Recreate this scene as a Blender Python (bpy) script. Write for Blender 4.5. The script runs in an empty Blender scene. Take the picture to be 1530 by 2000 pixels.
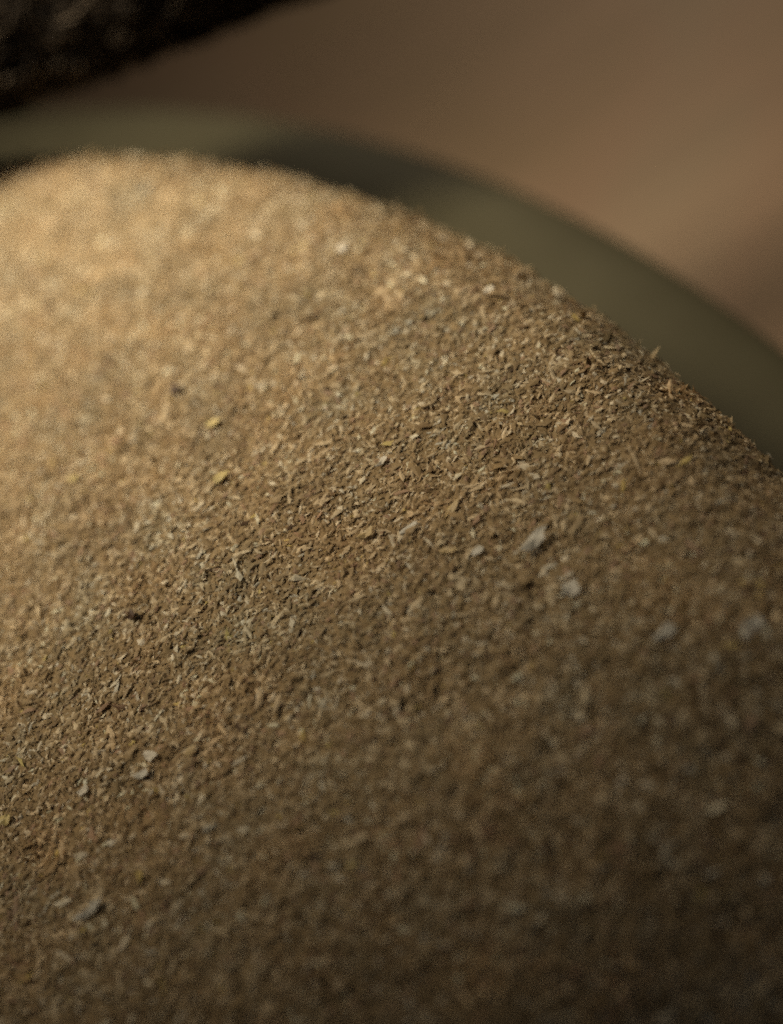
import bpy, bmesh, math
import numpy as np
from mathutils import Vector, Matrix
C = bpy.context.scene.collection
sc = bpy.context.scene
rng = np.random.default_rng(7)
MM = 0.001

# ------------------------------------------------------------------ camera
ELEV, LEAN, DIST = math.radians(52), math.radians(33), 0.060
PW, PH, FPX = 1530.0, 2000.0, 2550.0
cd = np.array([0, math.cos(ELEV), -math.sin(ELEV)])
cpos = -cd * DIST
_r = np.array([1.0, 0, 0]); _u = np.cross(_r, cd)
cR = math.cos(LEAN) * _r - math.sin(LEAN) * _u
cU = math.sin(LEAN) * _r + math.cos(LEAN) * _u
cam = bpy.data.cameras.new('camera')
co = bpy.data.objects.new('camera', cam); C.objects.link(co)
m = Matrix.Identity(4)
for i in range(3):
    m[i][0], m[i][1], m[i][2], m[i][3] = cR[i], cU[i], -cd[i], cpos[i]
co.matrix_world = m
cam.sensor_fit = 'HORIZONTAL'; cam.sensor_width = 36
cam.lens = 36 * FPX / PW
cam.clip_start = 0.002; cam.clip_end = 20
cam.dof.use_dof = True
cam.dof.focus_distance = 0.0562
cam.dof.aperture_fstop = 21
sc.camera = co

# ------------------------------------------------------------------ light
w = bpy.data.worlds.new('World'); sc.world = w; w.use_nodes = True
bg = w.node_tree.nodes['Background']
bg.inputs[0].default_value = (0.90, 0.92, 1.0, 1); bg.inputs[1].default_value = 0.021

def aim(o, loc, target):
    o.location = loc
    o.rotation_euler = (Vector(target) - Vector(loc)).to_track_quat('-Z', 'Y').to_euler()
sp = bpy.data.lights.new('desk_lamp_light', 'SPOT')
sp.energy = 3.9; sp.color = (1.0, 0.84, 0.60); sp.shadow_soft_size = 0.034
sp.spot_size = math.radians(25.5); sp.spot_blend = 1.0
so = bpy.data.objects.new('desk_lamp_light', sp); C.objects.link(so)
aim(so, (-0.068, 0.073, 0.142), (-0.007, 0.0375, 0.0))
ar = bpy.data.lights.new('table_fill_light', 'SPOT')  # added fill spot to brighten the table and right shoulder, not a real lamp
ar.energy = 3.2; ar.color = (1.0, 0.84, 0.60); ar.shadow_soft_size = 0.06
ar.spot_size = math.radians(37); ar.spot_blend = 1.0
ao = bpy.data.objects.new('table_fill_light', ar); C.objects.link(ao)
aim(ao, (0.17, 0.24, 0.14), (0.054, 0.064, -0.042))

vs = sc.view_settings
vs.view_transform = 'Standard'; vs.look = 'None'; vs.exposure = 0; vs.gamma = 1; vs.use_curve_mapping = False
sc.cycles.use_denoising = False
sc.cycles.max_bounces = 6
sc.cycles.filter_width = 2.0

# ------------------------------------------------------------------ helpers
def tag(o, label=None, cat=None, group=None, kind=None):
    for k, v in (('label', label), ('category', cat), ('group', group), ('kind', kind)):
        if v: o[k] = v
    return o
def link(name, me, mat, parent=None):
    o = bpy.data.objects.new(name, me); C.objects.link(o)
    if mat: me.materials.append(mat)
    if parent: o.parent = parent
    return o
def mesh_np(name, v, f, smooth=False):
    """v (n,3) floats, f (m,k) ints, all polygons with k corners"""
    me = bpy.data.meshes.new(name)
    me.vertices.add(len(v)); me.vertices.foreach_set('co', np.ascontiguousarray(v, np.float32).ravel())
    n, k = f.shape
    me.loops.add(n * k); me.loops.foreach_set('vertex_index', np.ascontiguousarray(f, np.int32).ravel())
    me.polygons.add(n); me.polygons.foreach_set('loop_start', np.arange(0, n * k, k, dtype=np.int32))
    me.update(calc_edges=True)
    me.polygons.foreach_set('use_smooth', np.full(n, smooth))
    return me
def vcol(me, col):
    a = me.color_attributes.new('grain_colour', 'FLOAT_COLOR', 'POINT')
    c4 = np.ones((len(col), 4), np.float32); c4[:, :3] = col
    a.data.foreach_set('color', c4.ravel())
def noise_tile(n, lam_px, seed):
    """periodic smooth noise, unit variance, feature size lam_px"""
    g = np.random.default_rng(seed).normal(size=(n, n))
    fx = np.fft.fftfreq(n); k = np.hypot(fx[:, None], fx[None]) * lam_px
    t = np.fft.ifft2(np.fft.fft2(g) * np.exp(-(k * 1.6) ** 2)).real
    return t / t.std()
TILES = [(noise_tile(512, 6, s), 0.10 * MM * k) for s, k in ((1, 1), (2, 1), (3, 1))]
def look(t, cell, x, y):
    n = t.shape[0]; a = np.asarray(x) / cell + 1e4 * 0; b = np.asarray(y) / cell
    i = np.floor(a).astype(int); j = np.floor(b).astype(int); u = a - i; v = b - j
    i0, i1, j0, j1 = i % n, (i + 1) % n, j % n, (j + 1) % n
    return (t[i0, j0] * (1-u) + t[i1, j0] * u) * (1-v) + (t[i0, j1] * (1-u) + t[i1, j1] * u) * v

def material(name):
    mt = bpy.data.materials.new(name); mt.use_nodes = True
    nt = mt.node_tree; return mt, nt, nt.nodes['Principled BSDF']
def ramp(nt, stops):
    r = nt.nodes.new('ShaderNodeValToRGB'); e = r.color_ramp.elements
    while len(e) < len(stops): e.new(0.5)
    for el, (p, c) in zip(e, stops): el.position = p; el.color = (*c, 1)
    return r
def noise(nt, scale, detail=4, rough=0.55):
    tc = nt.nodes.new('ShaderNodeTexCoord'); n = nt.nodes.new('ShaderNodeTexNoise')
    n.inputs['Scale'].default_value = scale; n.inputs['Detail'].default_value = detail; n.inputs['Roughness'].default_value = rough
    nt.links.new(tc.outputs['Object'], n.inputs['Vector']); return n

# powder bed: brown meal
POW, nt, b = material('powder_bed')
n = noise(nt, 2600, 5); r = ramp(nt, [(0.30, (0.24, 0.17, 0.09)), (0.52, (0.34, 0.25, 0.14)), (0.75, (0.45, 0.345, 0.20))])
nt.links.new(n.outputs['Fac'], r.inputs[0]); nt.links.new(r.outputs[0], b.inputs['Base Color'])
b.inputs['Roughness'].default_value = 0.9; b.inputs['Specular IOR Level'].default_value = 0.2
# loose grains: per-grain colour with fine mottling
GRA, nt, b = material('powder_grain')
at = nt.nodes.new('ShaderNodeVertexColor'); at.layer_name = 'grain_colour'
n = noise(nt, 9000, 3); mx = nt.nodes.new('ShaderNodeMix'); mx.data_type = 'RGBA'; mx.blend_type = 'MULTIPLY'
r = ramp(nt, [(0.3, (0.72, 0.70, 0.66)), (0.7, (1.12, 1.12, 1.12))])
nt.links.new(n.outputs['Fac'], r.inputs[0]); mx.inputs[0].default_value = 1
nt.links.new(at.outputs['Color'], mx.inputs[6]); nt.links.new(r.outputs[0], mx.inputs[7])
nt.links.new(mx.outputs[2], b.inputs['Base Color'])
b.inputs['Roughness'].default_value = 0.62; b.inputs['Specular IOR Level'].default_value = 0.35
def flake_mat(name, col, rough=0.5):
    mt, nt, b = material(name)
    n = noise(nt, 5000, 4)
    r = ramp(nt, [(0.25, tuple(c * 0.72 for c in col)), (0.7, col)])
    nt.links.new(n.outputs['Fac'], r.inputs[0]); nt.links.new(r.outputs[0], b.inputs['Base Color'])
    b.inputs['Roughness'].default_value = rough
    bp = nt.nodes.new('ShaderNodeBump'); bp.inputs['Strength'].default_value = 0.4; bp.inputs['Distance'].default_value = 0.00004
    nt.links.new(n.outputs['Fac'], bp.inputs['Height']); nt.links.new(bp.outputs[0], b.inputs['Normal'])
    return mt
F_WHITE = flake_mat('pale_husk', (0.82, 0.76, 0.64))
F_GREY = flake_mat('grey_white_husk', (0.74, 0.71, 0.62))
F_YEL = flake_mat('yellow_husk', (0.70, 0.58, 0.27))
F_STRAW = flake_mat('straw_husk', (0.62, 0.47, 0.24))
F_DARK = flake_mat('dark_speck', (0.085, 0.048, 0.028))
# olive glazed bowl
GLZ, nt, b = material('olive_glaze')
n = noise(nt, 90, 5); r = ramp(nt, [(0.3, (0.038, 0.034, 0.017)), (0.7, (0.053, 0.048, 0.027))])
nt.links.new(n.outputs['Fac'], r.inputs[0]); nt.links.new(r.outputs[0], b.inputs['Base Color'])
b.inputs['Roughness'].default_value = 0.7; b.inputs['Specular IOR Level'].default_value = 0.2
# table: brown wood with soft pinkish and greyish patches
TAB, nt, b = material('brown_table')
n = noise(nt, 22, 3); n.inputs['Distortion'].default_value = 0.6
r = ramp(nt, [(0.32, (0.160, 0.108, 0.064)), (0.5, (0.176, 0.115, 0.074)), (0.68, (0.166, 0.124, 0.082))])
nt.links.new(n.outputs['Fac'], r.inputs[0])
n2 = noise(nt, 14, 6); n2.inputs['Distortion'].default_value = 0.3
mp = nt.nodes.new('ShaderNodeMapping'); mp.inputs['Scale'].default_value = (1, 22, 1)
nt.links.new(n2.inputs['Vector'].links[0].from_socket, mp.inputs[0]); nt.links.new(mp.outputs[0], n2.inputs['Vector'])
r2 = ramp(nt, [(0.35, (0.90, 0.90, 0.89)), (0.65, (1.05, 1.05, 1.05))]); nt.links.new(n2.outputs['Fac'], r2.inputs[0])
mx = nt.nodes.new('ShaderNodeMix'); mx.data_type = 'RGBA'; mx.blend_type = 'MULTIPLY'; mx.inputs[0].default_value = 1
nt.links.new(r.outputs[0], mx.inputs[6]); nt.links.new(r2.outputs[0], mx.inputs[7]); nt.links.new(mx.outputs[2], b.inputs['Base Color'])
b.inputs['Roughness'].default_value = 0.7; b.inputs['Specular IOR Level'].default_value = 0.2
# dark wool
WOO, nt, b = material('dark_wool')
n = noise(nt, 700, 5); r = ramp(nt, [(0.3, (0.006, 0.0045, 0.0035)), (0.6, (0.014, 0.011, 0.008)), (0.8, (0.04, 0.033, 0.024))])
nt.links.new(n.outputs['Fac'], r.inputs[0]); nt.links.new(r.outputs[0], b.inputs['Base Color'])
b.inputs['Roughness'].default_value = 0.95; b.inputs['Specular IOR Level'].default_value = 0.1
FIB, nt, b = material('dark_wool_fibre')
at = nt.nodes.new('ShaderNodeVertexColor'); at.layer_name = 'grain_colour'
nt.links.new(at.outputs['Color'], b.inputs['Base Color']); b.inputs['Roughness'].default_value = 0.8; b.inputs['Specular IOR Level'].default_value = 0.2

# ------------------------------------------------------------------ table
TZ = -48 * MM
bm = bmesh.new()
vs4 = [bm.verts.new(p) for p in ((-0.6, -0.5, TZ), (0.6, -0.5, TZ), (0.6, 0.9, TZ), (-0.6, 0.9, TZ))]
bm.faces.new(vs4)
lo = [bm.verts.new(v.co - Vector((0, 0, 0.03))) for v in vs4]
for i in range(4): bm.faces.new((vs4[i], lo[i], lo[(i+1) % 4], vs4[(i+1) % 4]))
bm.faces.new(lo[::-1])
me = bpy.data.meshes.new('table_top'); bm.to_mesh(me)
tag(link('table_top', me, TAB), kind='structure')

# ------------------------------------------------------------------ bowl
BC, BA, BB_, BPH, LIPZ = np.array([-37.18, 14.31]) * MM, 80 * MM, 60 * MM, 1.921, -15 * MM
BR = 70 * MM      # profile radius before the bowl is stretched to its oval plan
def lathe(name, prof, n, mat, parent, closed):
    a = np.linspace(0, 2 * math.pi, n, endpoint=False); p = np.array(prof)
    ov = np.clip(p[:, 0] / (40*MM), 0, 1)[None]                 # offset towards the oval plan keeps the wall thickness even
    rx = p[None, :, 0] + (BA - BR) * ov; ry = p[None, :, 0] + (BB_ - BR) * ov
    ux, uy = rx * np.cos(a)[:, None], ry * np.sin(a)[:, None]
    v = np.stack([ux * math.cos(BPH) - uy * math.sin(BPH), ux * math.sin(BPH) + uy * math.cos(BPH), np.repeat(p[None, :, 1], n, 0)], -1).reshape(-1, 3)
    k = len(p); f = []
    for i in range(n):
        j = (i + 1) % n
        for q in range(k if closed else k - 1):
            f.append((i*k+q, j*k+q, j*k+(q+1) % k, i*k+(q+1) % k))
    me = mesh_np(name, v, np.array(f), True); return link(name, me, mat, parent)
bowl = bpy.data.objects.new('bowl', None); C.objects.link(bowl)
bowl.location = (BC[0], BC[1], TZ)
tag(bowl, 'oval olive green glazed bowl with a thick rounded lip, holding the heap of tan powder', 'bowl')
z0 = LIPZ - TZ; R = BR
LH = 3.0*MM
LW = 8.0*MM
lip = [(R - LW + LW * math.cos(t), z0 - LH + LH * math.sin(t)) for t in np.linspace(0, 2 * math.pi, 28, endpoint=False)]
lathe('lip', lip, 220, GLZ, bowl, True)
out = [(R - 0.9*MM, z0 - 4*MM), (R - 2.5*MM, z0 - 9*MM), (R - 8*MM, z0 - 15*MM), (R - 20*MM, z0 - 22*MM), (R - 36*MM, 4.5*MM)]
inn = [(r_ - 4*MM, zz + 2*MM) for r_, zz in out[::-1]]
inn[-1] = (R - 5.1*MM, z0 - 4*MM)
lathe('wall', out + [(0.0002, 4*MM), (0.0002, 6.5*MM)] + inn, 220, GLZ, bowl, True)
lathe('foot_ring', [(32*MM, 0), (36*MM, 0), (36*MM, 5*MM), (32*MM, 5*MM)], 160, GLZ, bowl, True)

# ------------------------------------------------------------------ heap of powder
HC, HA, HB, HPH = np.array([-44.03, -9.56]) * MM, 70.4 * MM, 58.6 * MM, 1.616
AP, AZ = np.array([-1.0, -6.0]) * MM, 3.4 * MM
T1, T2, T3 = noise_tile(512, 8, 1), noise_tile(512, 8, 2), noise_tile(512, 8, 3)
def oval_in(x, y, c, a, b, ph):
    dx, dy = x - c[0], y - c[1]
    u, v = dx * math.cos(ph) + dy * math.sin(ph), -dx * math.sin(ph) + dy * math.cos(ph)
    return np.hypot(u, v) * (1 / np.maximum(np.sqrt((u/a)**2 + (v/b)**2), 1e-3) - 1)
def edge_in(x, y):
    return np.minimum(oval_in(x, y, HC, HA, HB, HPH), oval_in(x, y, BC, BA - 4.5*MM, BB_ - 4.5*MM, BPH))
def macro(x, y):
    rr = (x - AP[0]) ** 2 + (y - AP[1]) ** 2
    z = AZ - 4.4*MM * (1 - np.exp(-rr / (2 * (27*MM) ** 2)))
    z = z - 15.0 * np.clip(-12*MM - y, 0, 30*MM) ** 2
    s = edge_in(x, y) + 0.12*MM * look(T3, 0.35*MM, x + 0.031, y)
    u = np.clip((5*MM - s) / (5*MM), 0, 1.15)
    z = z - 3*MM * u ** 2.4 - np.clip(-s, 0, 1) * 9
    return np.maximum(z, -19*MM)
def height(x, y):
    return (macro(x, y) + 0.045*MM * look(T1, 0.045*MM, x, y) + 0.035*MM * look(T2, 0.16*MM, x, y) + 0.07*MM * look(T3, 0.5*MM, x, y))
def normal(x, y, fn=macro, e=0.15*MM):
    gx = (fn(x+e, y) - fn(x-e, y)) / (2*e); gy = (fn(x, y+e) - fn(x, y-e)) / (2*e)
    nn = np.stack([-gx, -gy, np.ones_like(gx)], -1); return nn / np.linalg.norm(nn, axis=-1, keepdims=True)
def project(P):
    v = P - cpos; z = v @ cd
    return PW/2 + FPX * (v @ cR) / z, PH/2 - FPX * (v @ cU) / z
def axis(lo, hi, a, b_, fine, coarse):
    return np.unique(np.round(np.concatenate([np.arange(lo, a, coarse), np.arange(a, b_, fine), np.arange(b_, hi + coarse, coarse)]), 7))
gx = axis(-112*MM, 20*MM, -30*MM, 20*MM, 0.15*MM, 1.0*MM)
gy = axis(-78*MM, 64*MM, -34*MM, 64*MM, 0.17*MM, 1.0*MM)
X, Y = np.meshgrid(gx, gy, indexing='ij'); Z = height(X, Y)
keep = edge_in(X, Y) > -1.6*MM
idx = np.arange(X.size).reshape(X.shape)
q = np.stack([idx[:-1, :-1], idx[1:, :-1], idx[1:, 1:], idx[:-1, 1:]], -1)
kq = keep[:-1, :-1] & keep[1:, :-1] & keep[1:, 1:] & keep[:-1, 1:]
q = q[kq]; used = np.unique(q); remap = np.full(X.size, -1); remap[used] = np.arange(len(used))
me = mesh_np('powder_heap', np.stack([X, Y, Z], -1).reshape(-1, 3)[used], remap[q], True)
heap = tag(link('powder_heap', me, POW), 'domed heap of coarse tan brown fibrous powder filling the olive bowl', 'powder')

# loose grains: elongated chips lying on the bed, tens of thousands, one mass
def scatter(n, lmean, lsig, aspect, thick, lift, seed, inview=True, rim=None):
    g = np.random.default_rng(seed)
    x = g.uniform(-112*MM, 20*MM, n * 12); y = g.uniform(-78*MM, 64*MM, n * 12)
    k = edge_in(x, y) > -0.6*MM; x, y = x[k], y[k]
    px, py = project(np.stack([x, y, macro(x, y)], -1))
    vis = (px > -120) & (px < PW + 120) & (py > 150) & (py < PH + 120)
    if not inview: vis = ~vis
    if rim: vis &= edge_in(x, y) < rim
    x, y = x[vis][:n], y[vis][:n]; n = len(x)
    L = lmean * np.exp(g.normal(0, lsig, n)); Wd = L * g.uniform(*aspect, n); T = np.minimum(Wd * g.uniform(*thick, n), 0.16*MM)
    nn = normal(x, y); nn += g.normal(0, 0.6 if rim else 0.22, (n, 3)); nn /= np.linalg.norm(nn, axis=1, keepdims=True)
    t = g.normal(size=(n, 3)) + np.array([0.95, 0.25, 0]) * 1.0 * g.choice([-1, 1], (n, 1)); t -= (t * nn).sum(1, keepdims=True) * nn; t /= np.linalg.norm(t, axis=1, keepdims=True)
    s = np.cross(nn, t)
    c = np.stack([x, y, height(x, y) + lift * g.uniform(-0.5, 1.0, n)], -1)
    bend = nn * (L * g.uniform(-0.12, 0.22, n))[:, None]
    def J(): return g.uniform(0.65, 1.25, (n, 1))
    h, v_, k_ = t * (L/2)[:, None], s * (Wd/2)[:, None], nn * (T/2)[:, None]
    sh = g.uniform(-0.45, 0.45, (n, 1))
    V = np.stack([c - h*J() - bend, c + v_*J() + h*sh, c + k_, c - v_*J() - h*sh*J(), c - k_, c + h*J() - bend], 1)
    fc = np.array([(0,2,1),(0,3,2),(0,4,3),(0,1,4),(5,1,2),(5,2,3),(5,3,4),(5,4,1)])
    F = (np.arange(n)[:, None, None] * 6 + fc[None]).reshape(-1, 3)
    pal = np.array([(0.34,0.25,0.135),(0.42,0.32,0.19),(0.28,0.195,0.105),(0.68,0.56,0.38),(0.40,0.27,0.18),(0.84,0.75,0.58),(0.64,0.60,0.50),(0.62,0.50,0.20),(0.09,0.055,0.03)])
    pr = np.array([0.29,0.24,0.10,0.21,0.05,0.075,0.022,0.006,0.004]); ci = g.choice(len(pal), n, p=pr/pr.sum())
    tone = 1 + 0.05 * look(T2, 0.35*MM, x, y) + g.normal(0, 0.10, n)
    hue = look(T1, 0.22*MM, x + 0.02, y)
    col = pal[ci] * np.clip(tone, 0.5, 1.5)[:, None]
    col[:, 0] *= 1 + 0.03 * hue; col[:, 2] *= 1 - 0.03 * hue
    return V.reshape(-1, 3), F, np.repeat(col, 6, 0)
sets = [scatter(80000, 0.32*MM, 0.36, (0.26, 0.62), (0.2, 0.5), 0.09*MM, 11),
        scatter(28000, 0.52*MM, 0.30, (0.20, 0.45), (0.15, 0.4), 0.13*MM, 12),
        scatter(1500, 0.80*MM, 0.30, (0.08, 0.30), (0.15, 0.5), 0.20*MM, 13),
        scatter(60000, 0.15*MM, 0.30, (0.4, 0.9), (0.4, 0.9), 0.12*MM, 15),
        scatter(11000, 0.44*MM, 0.38, (0.15, 0.5), (0.2, 0.5), 0.65*MM, 16, True, 3.5*MM),
        scatter(34000, 0.46*MM, 0.35, (0.3, 0.6), (0.3, 0.7), 0.2*MM, 14, False)]
off = 0; VV, FF, CC = [], [], []
for v, f, c in sets: VV.append(v); FF.append(f + off); CC.append(c); off += len(v)
me = mesh_np('loose_grains', np.concatenate(VV), np.concatenate(FF), False)
vcol(me, np.clip(np.concatenate(CC), 0.01, 0.9))
tag(link('loose_grains', me, GRA, heap), kind='stuff')

# ------------------------------------------------------------------ flakes that stand out, each a thing of its own
def surface_at(px, py):
    d = cd + cR * (px - PW/2) / FPX - cU * (py - PH/2) / FPX
    t = np.linspace(0.03, 0.11, 8000); P = cpos + d[None] * t[:, None]
    hz = macro(P[:, 0], P[:, 1]) + 0.1*MM
    i = int(np.argmax(P[:, 2] < hz)); return P[i], t[i]
def flake(name, px, py, lpx, wpx, ang, mat, label, cat, group=None, curl=0.15, tilt=0.0, seed=0):
    g = np.random.default_rng(seed + 100)
    P, dep = surface_at(px, py); s = dep / FPX
    nn = normal(np.array([P[0]]), np.array([P[1]]))[0]
    nn = nn + cU * tilt; nn /= np.linalg.norm(nn)
    a = math.radians(ang); t = cR * math.cos(a) + cU * math.sin(a)
    t = t - cd * (t @ nn) / (cd @ nn); ln = np.linalg.norm(t); t = t / ln   # direction on the bed seen at that angle
    b_ = np.cross(nn, t)
    fore = max(0.45, abs(np.dot(nn, cd)))
    lpx *= 0.92; wpx *= 0.85
    L, Wd, T = lpx * s * min(ln, 1.6), wpx * s / fore, max(0.05*MM, wpx * s * 0.14)
    base = P + nn * 0.20*MM
    n = 9; ring = []
    for k in range(n):
        q_ = 2 * math.pi * k / n + g.uniform(-0.2, 0.2); e = g.uniform(0.6, 1.2)
        ring.append((math.copysign(abs(math.cos(q_)) ** 0.8, math.cos(q_)) * e / 2, math.sin(q_) * e / 2))
    bm = bmesh.new()
    def V(u, v, h):
        return bm.verts.new(Vector((L*u, Wd*v, h + L * curl * (4*u*u) * 0.5 + Wd * 0.15 * math.sin(7*u) )))
    top = [V(u, v, T/2) for u, v in ring]; bot = [V(u*0.96, v*0.94, -T/2) for u, v in ring]
    ct, cb = V(0.03, 0.05, T*0.9), V(0, 0, -T*0.6)
    for k in range(n):
        j = (k+1) % n
        bm.faces.new((ct, top[k], top[j])); bm.faces.new((cb, bot[j], bot[k])); bm.faces.new((top[k], bot[k], bot[j], top[j]))
    me = bpy.data.meshes.new(name); bm.to_mesh(me); bm.free()
    o = link(name, me, mat)
    mm = Matrix.Identity(4)
    for i in range(3): mm[i][0], mm[i][1], mm[i][2], mm[i][3] = t[i], b_[i], nn[i], base[i]
    o.matrix_world = mm
    return tag(o, label, cat, group)
FL = [
 ('husk_flake', 672, 488, 26, 22, 50, F_WHITE, 'bright round white flake lying alone near the far edge of the heap', 'flake'),
 ('husk_flake', 955, 574, 34, 15, 28, F_WHITE, 'small bright white oblong flake near the powder shoulder beside the bowl lip', 'flake'),
 ('husk_flake', 420, 830, 44, 16, 20, F_YEL, 'yellow slender flake, the one farther from the dark pit of the two yellow neighbours', 'flake'),
 ('husk_flake', 438, 934, 40, 24, 18, F_YEL, 'bright yellow cupped flake with a broad torn end', 'flake'),
 ('husk_flake', 150, 938, 26, 13, 10, F_YEL, 'faint small yellow triangular flake on the brightly lit powder', 'flake'),
 ('husk_flake', 885, 1000, 52, 17, 52, F_STRAW, 'long straw coloured leaf shaped flake lying on brown powder', 'flake'),
 ('husk_flake', 800, 1036, 70, 15, 32, F_GREY, 'long thin grey white splinter beside the straw coloured leaf shaped flake', 'splinter'),
 ('husk_flake', 720, 1046, 42, 18, 40, F_STRAW, 'short straw coloured flake beside the long grey white splinter', 'flake'),
 ('husk_flake', 880, 1080, 42, 16, 12, F_STRAW, 'flat straw coloured flake below the leaf shaped one', 'flake'),
 ('husk_flake', 1048, 1058, 72, 34, 48, F_GREY, 'large grey white blunt flake leaning up from the powder', 'flake'),
 ('husk_flake', 935, 1080, 34, 15, 30, F_GREY, 'small grey white flake next to the large blunt grey one', 'flake'),
 ('husk_flake', 1118, 1152, 46, 36, 30, F_GREY, 'blurred grey white crumb of husk among brown powder', 'flake'),
 ('husk_flake', 1467, 1226, 56, 44, 60, F_GREY, 'wide blurred pale flake standing near the shaded bowl lip', 'flake'),
 ('husk_flake', 1300, 1238, 60, 28, 35, F_GREY, 'dim blurred pale flake beside the wide pale one by the lip', 'flake'),
 ('husk_flake', 298, 1478, 50, 20, -4, F_WHITE, 'rectangular white flake lying level on the shaded powder', 'flake'),
 ('husk_flake', 280, 1515, 40, 18, 25, F_GREY, 'pale chip right under the rectangular white flake', 'flake'),
 ('husk_flake', 376, 1470, 36, 14, 45, F_STRAW, 'pinkish straw flake beside the rectangular white one', 'flake'),
 ('husk_flake', 170, 1545, 38, 17, 36, F_WHITE, 'plump white seed shaped flake on the shaded powder', 'flake'),
 ('husk_flake', 18, 1602, 26, 28, 40, F_YEL, 'dull yellow flake on the shaded side of the heap', 'flake'),
 ('husk_flake', 185, 1775, 72, 24, 40, F_GREY, 'long blue grey splinter lying in the darkest powder', 'splinter'),
 ('husk_flake', 692, 1690, 28, 17, 20, F_YEL, 'tiny yellow flake in deep shade on brown powder', 'flake'),
 ('husk_flake', 1215, 1526, 28, 12, 30, F_WHITE, 'tiny white sliver in the shaded blurred powder', 'sliver'),
 ('husk_flake', 750, 905, 36, 15, 48, F_WHITE, 'cream coloured sliver standing out on sharp brown powder', 'sliver'),
 ('dark_speck', 262, 1204, 28, 21, 40, F_DARK, 'dark brown speck like a tiny seed pressed into the powder', 'speck'),
 ('dark_speck', 345, 766, 24, 20, 60, F_DARK, 'blurred dark speck on brightly lit powder near the yellow flakes', 'speck'),
 ('dark_speck', 615, 1672, 22, 17, 20, F_DARK, 'small dark speck near the tiny yellow flake', 'speck'),
]
for i, a in enumerate(FL):
    flake(*a, curl=0.1 + 0.2 * ((i * 37) % 10) / 10, tilt=-0.15, seed=i)

# ------------------------------------------------------------------ dark cloth leaning over the rim from behind
def ray(px, py, dep): return cpos + (cd + cR * (px - PW/2) / FPX - cU * (py - PH/2) / FPX) * dep
A, B = ray(0, 205, 0.0835), ray(560, -8, 0.0835)
tdir = (B - A) / np.linalg.norm(B - A)
th = np.array([tdir[0], tdir[1], 0]); th /= np.linalg.norm(th)
back = np.array([-th[1], th[0], 0.0])
if back[1] < 0: back = -back
TR = 4.2*MM
perp = np.cross(tdir, cd); perp /= np.linalg.norm(perp)
if perp @ cU < 0: perp = -perp
up = np.array([0, 0, 1.0])
ctr = (A + B) / 2 + perp * TR          # axis of the rounded front fold
# a folded scarf: flattened cross-section swept along a path that comes up from the table and over the far rim
WB = 6.5*MM
arc = [(TR*math.cos(t), TR*math.sin(t)) for t in np.linspace(math.radians(270), math.radians(90), 20)]
sec = np.array(arc + [(WB + TR*0.8*math.cos(t), TR*math.sin(t)) for t in np.linspace(math.radians(90), math.radians(-90), 14)] + [arc[0]])
seg = np.concatenate([[0], np.cumsum(np.hypot(*np.diff(sec, axis=0).T))])
ss = np.linspace(0, seg[-1], 90)
sb, sz = np.interp(ss, seg, sec[:, 0]), np.interp(ss, seg, sec[:, 1])
c0 = ctr.copy(); zr = c0[2]
kp = np.array([c0 + tdir * 22*MM, c0, c0 - tdir * 22*MM, c0 - tdir * 34*MM + back * 5*MM - up * 2*MM,
               [-46*MM, 66*MM, 0*MM], [-58*MM, 98*MM, -7*MM], [-74*MM, 124*MM, TZ + 7*MM], [-90*MM, 140*MM, TZ + 6.2*MM], [-130*MM, 190*MM, TZ + 6.2*MM]])
kp = np.concatenate([kp[:1] + (kp[:1] - kp[1:2]) * 0.3, kp, kp[-1:] + (kp[-1:] - kp[-2:-1]) * 0.3])
def catmull(k, n):
    o = []
    for i in range(1, len(k) - 2):
        t = np.linspace(0, 1, n, endpoint=False)[:, None]; a_, b_, c_, d_ = k[i-1], k[i], k[i+1], k[i+2]
        o.append(0.5 * (2*b_ + (c_-a_)*t + (2*a_-5*b_+4*c_-d_)*t**2 + (3*b_-a_-3*c_+d_)*t**3))
    return np.concatenate(o)
path = catmull(kp, 60)
du = np.linalg.norm(np.diff(path, axis=0), axis=1); uu = np.concatenate([[0], np.cumsum(du)])
us = np.arange(0, uu[-1], 0.45*MM)
path = np.stack([np.interp(us, uu, path[:, i]) for i in range(3)], 1)
tg = np.gradient(path, axis=0); tg /= np.linalg.norm(tg, axis=1, keepdims=True)
bk = np.cross(tg, up[None]); bk[:, 2] = 0; bk /= np.linalg.norm(bk, axis=1, keepdims=True)     # horizontal across the scarf
if bk[5] @ back < 0: bk = -bk
upv = np.cross(bk, tg); upv *= np.sign(upv[:, 2:3])
end = np.clip(us / (5*MM), 0, 1)[:, None]; end = np.sqrt(np.clip(1 - (1 - end) ** 2, 0.001, 1))
UU, SS = np.meshgrid(us, ss, indexing='ij')
rel = 0.18*MM * look(T1, 0.16*MM, UU*0.6, SS) + 0.10*MM * look(T2, 0.9*MM, UU, SS) + 0.14*MM * np.sin((UU + SS) * 2*math.pi / (1.5*MM)) * np.sin((UU - 0.7*SS) * 2*math.pi / (1.9*MM))
sn = np.stack([np.gradient(sz, ss), -np.gradient(sb, ss)], 1); sn /= np.linalg.norm(sn, axis=1, keepdims=True)
if sn[10, 0] > 0: sn = -sn                                     # outward on the front fold
rel *= np.abs(np.sin(np.pi * ss / ss[-1]))[None] ** 0.3
BB = sb[None] + rel * sn[None, :, 0]; ZZ = (sz[None] + rel * sn[None, :, 1]) * end
BB = WB/2 + (BB - WB/2) * (0.8 + 0.2 * end)
P = path[:, None] + bk[:, None] * BB[..., None] + upv[:, None] * ZZ[..., None]
P[..., 2] = np.maximum(P[..., 2], TZ + 0.4*MM)
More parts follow.
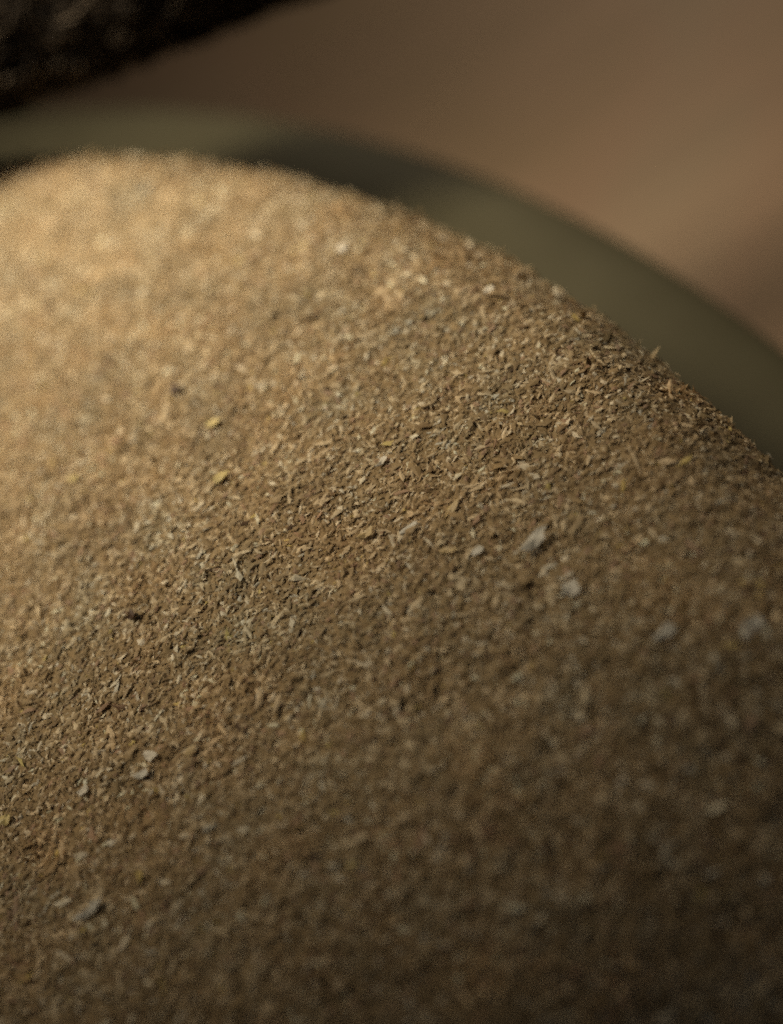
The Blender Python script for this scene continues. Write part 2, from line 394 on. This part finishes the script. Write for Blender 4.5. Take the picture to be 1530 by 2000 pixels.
nu, ns = UU.shape; idx = np.arange(nu*ns).reshape(nu, ns); id2 = np.roll(idx, -1, 1)
q = np.stack([idx[:-1], idx[1:], id2[1:], id2[:-1]], -1).reshape(-1, 4)
me = mesh_np('folded_scarf', P.reshape(-1, 3), q, True)
cloth = tag(link('folded_scarf', me, WOO), 'narrow dark brown woolly folded scarf draped over the rim of the olive bowl', 'scarf')
# short wool fibres on the fold
nf = 36000; g = np.random.default_rng(5)
fi = (g.uniform(0, 1, nf) ** 1.6 * nu).astype(int); fj = g.integers(0, ns, nf)
base = P[fi, fj]; e1 = P[np.minimum(fi+1, nu-1), fj] - P[np.maximum(fi-1, 0), fj]; e2 = P[fi, np.minimum(fj+1, ns-1)] - P[fi, np.maximum(fj-1, 0)]
N = np.cross(e1, e2); N /= np.linalg.norm(N, axis=1, keepdims=True) + 1e-12
axis_c = path[fi] + bk[fi] * np.clip(((base - path[fi]) * bk[fi]).sum(1, keepdims=True), 0, WB)
N *= np.sign(((base - axis_c) * N).sum(1, keepdims=True) + 1e-12)
dr = g.normal(size=(nf, 3)) + th[None] * 1.2 + up[None] * 0.5; dr -= (dr * N).sum(1, keepdims=True) * N; dr /= np.linalg.norm(dr, axis=1, keepdims=True)
sd = np.cross(N, dr); Lf = g.uniform(0.7, 2.2, nf)[:, None] * MM; rf = g.uniform(0.06, 0.20, nf)[:, None] * MM
ring = []
for k, (fr, hgt) in enumerate(((0, -0.1), (0.33, 0.22), (0.67, 0.28), (1.0, 0.08))):
    c = base + dr * Lf * fr + N * (Lf * hgt * 0.6); rad = rf * (1, 1, 0.8, 0.3)[k]
    ring += [c + N * rad, c - N * rad * 0.5 + sd * rad, c - N * rad * 0.5 - sd * rad]
V = np.stack(ring, 1)
fc = []
for k in range(3):
    for e in range(3): fc.append((k*3+e, k*3+(e+1) % 3, k*3+3+(e+1) % 3, k*3+3+e))
F = (np.arange(nf)[:, None, None] * 12 + np.array(fc)[None]).reshape(-1, 4)
me = mesh_np('wool_fibres', V.reshape(-1, 3), F, True)
fcv = np.array([(0.014, 0.010, 0.007), (0.045, 0.034, 0.024), (0.10, 0.08, 0.06)])[g.choice(3, nf, p=(0.46, 0.34, 0.20))] * g.uniform(0.7, 1.3, (nf, 1))
vcol(me, np.repeat(fcv, 12, 0))
tag(link('wool_fibres', me, FIB, cloth), kind='stuff')
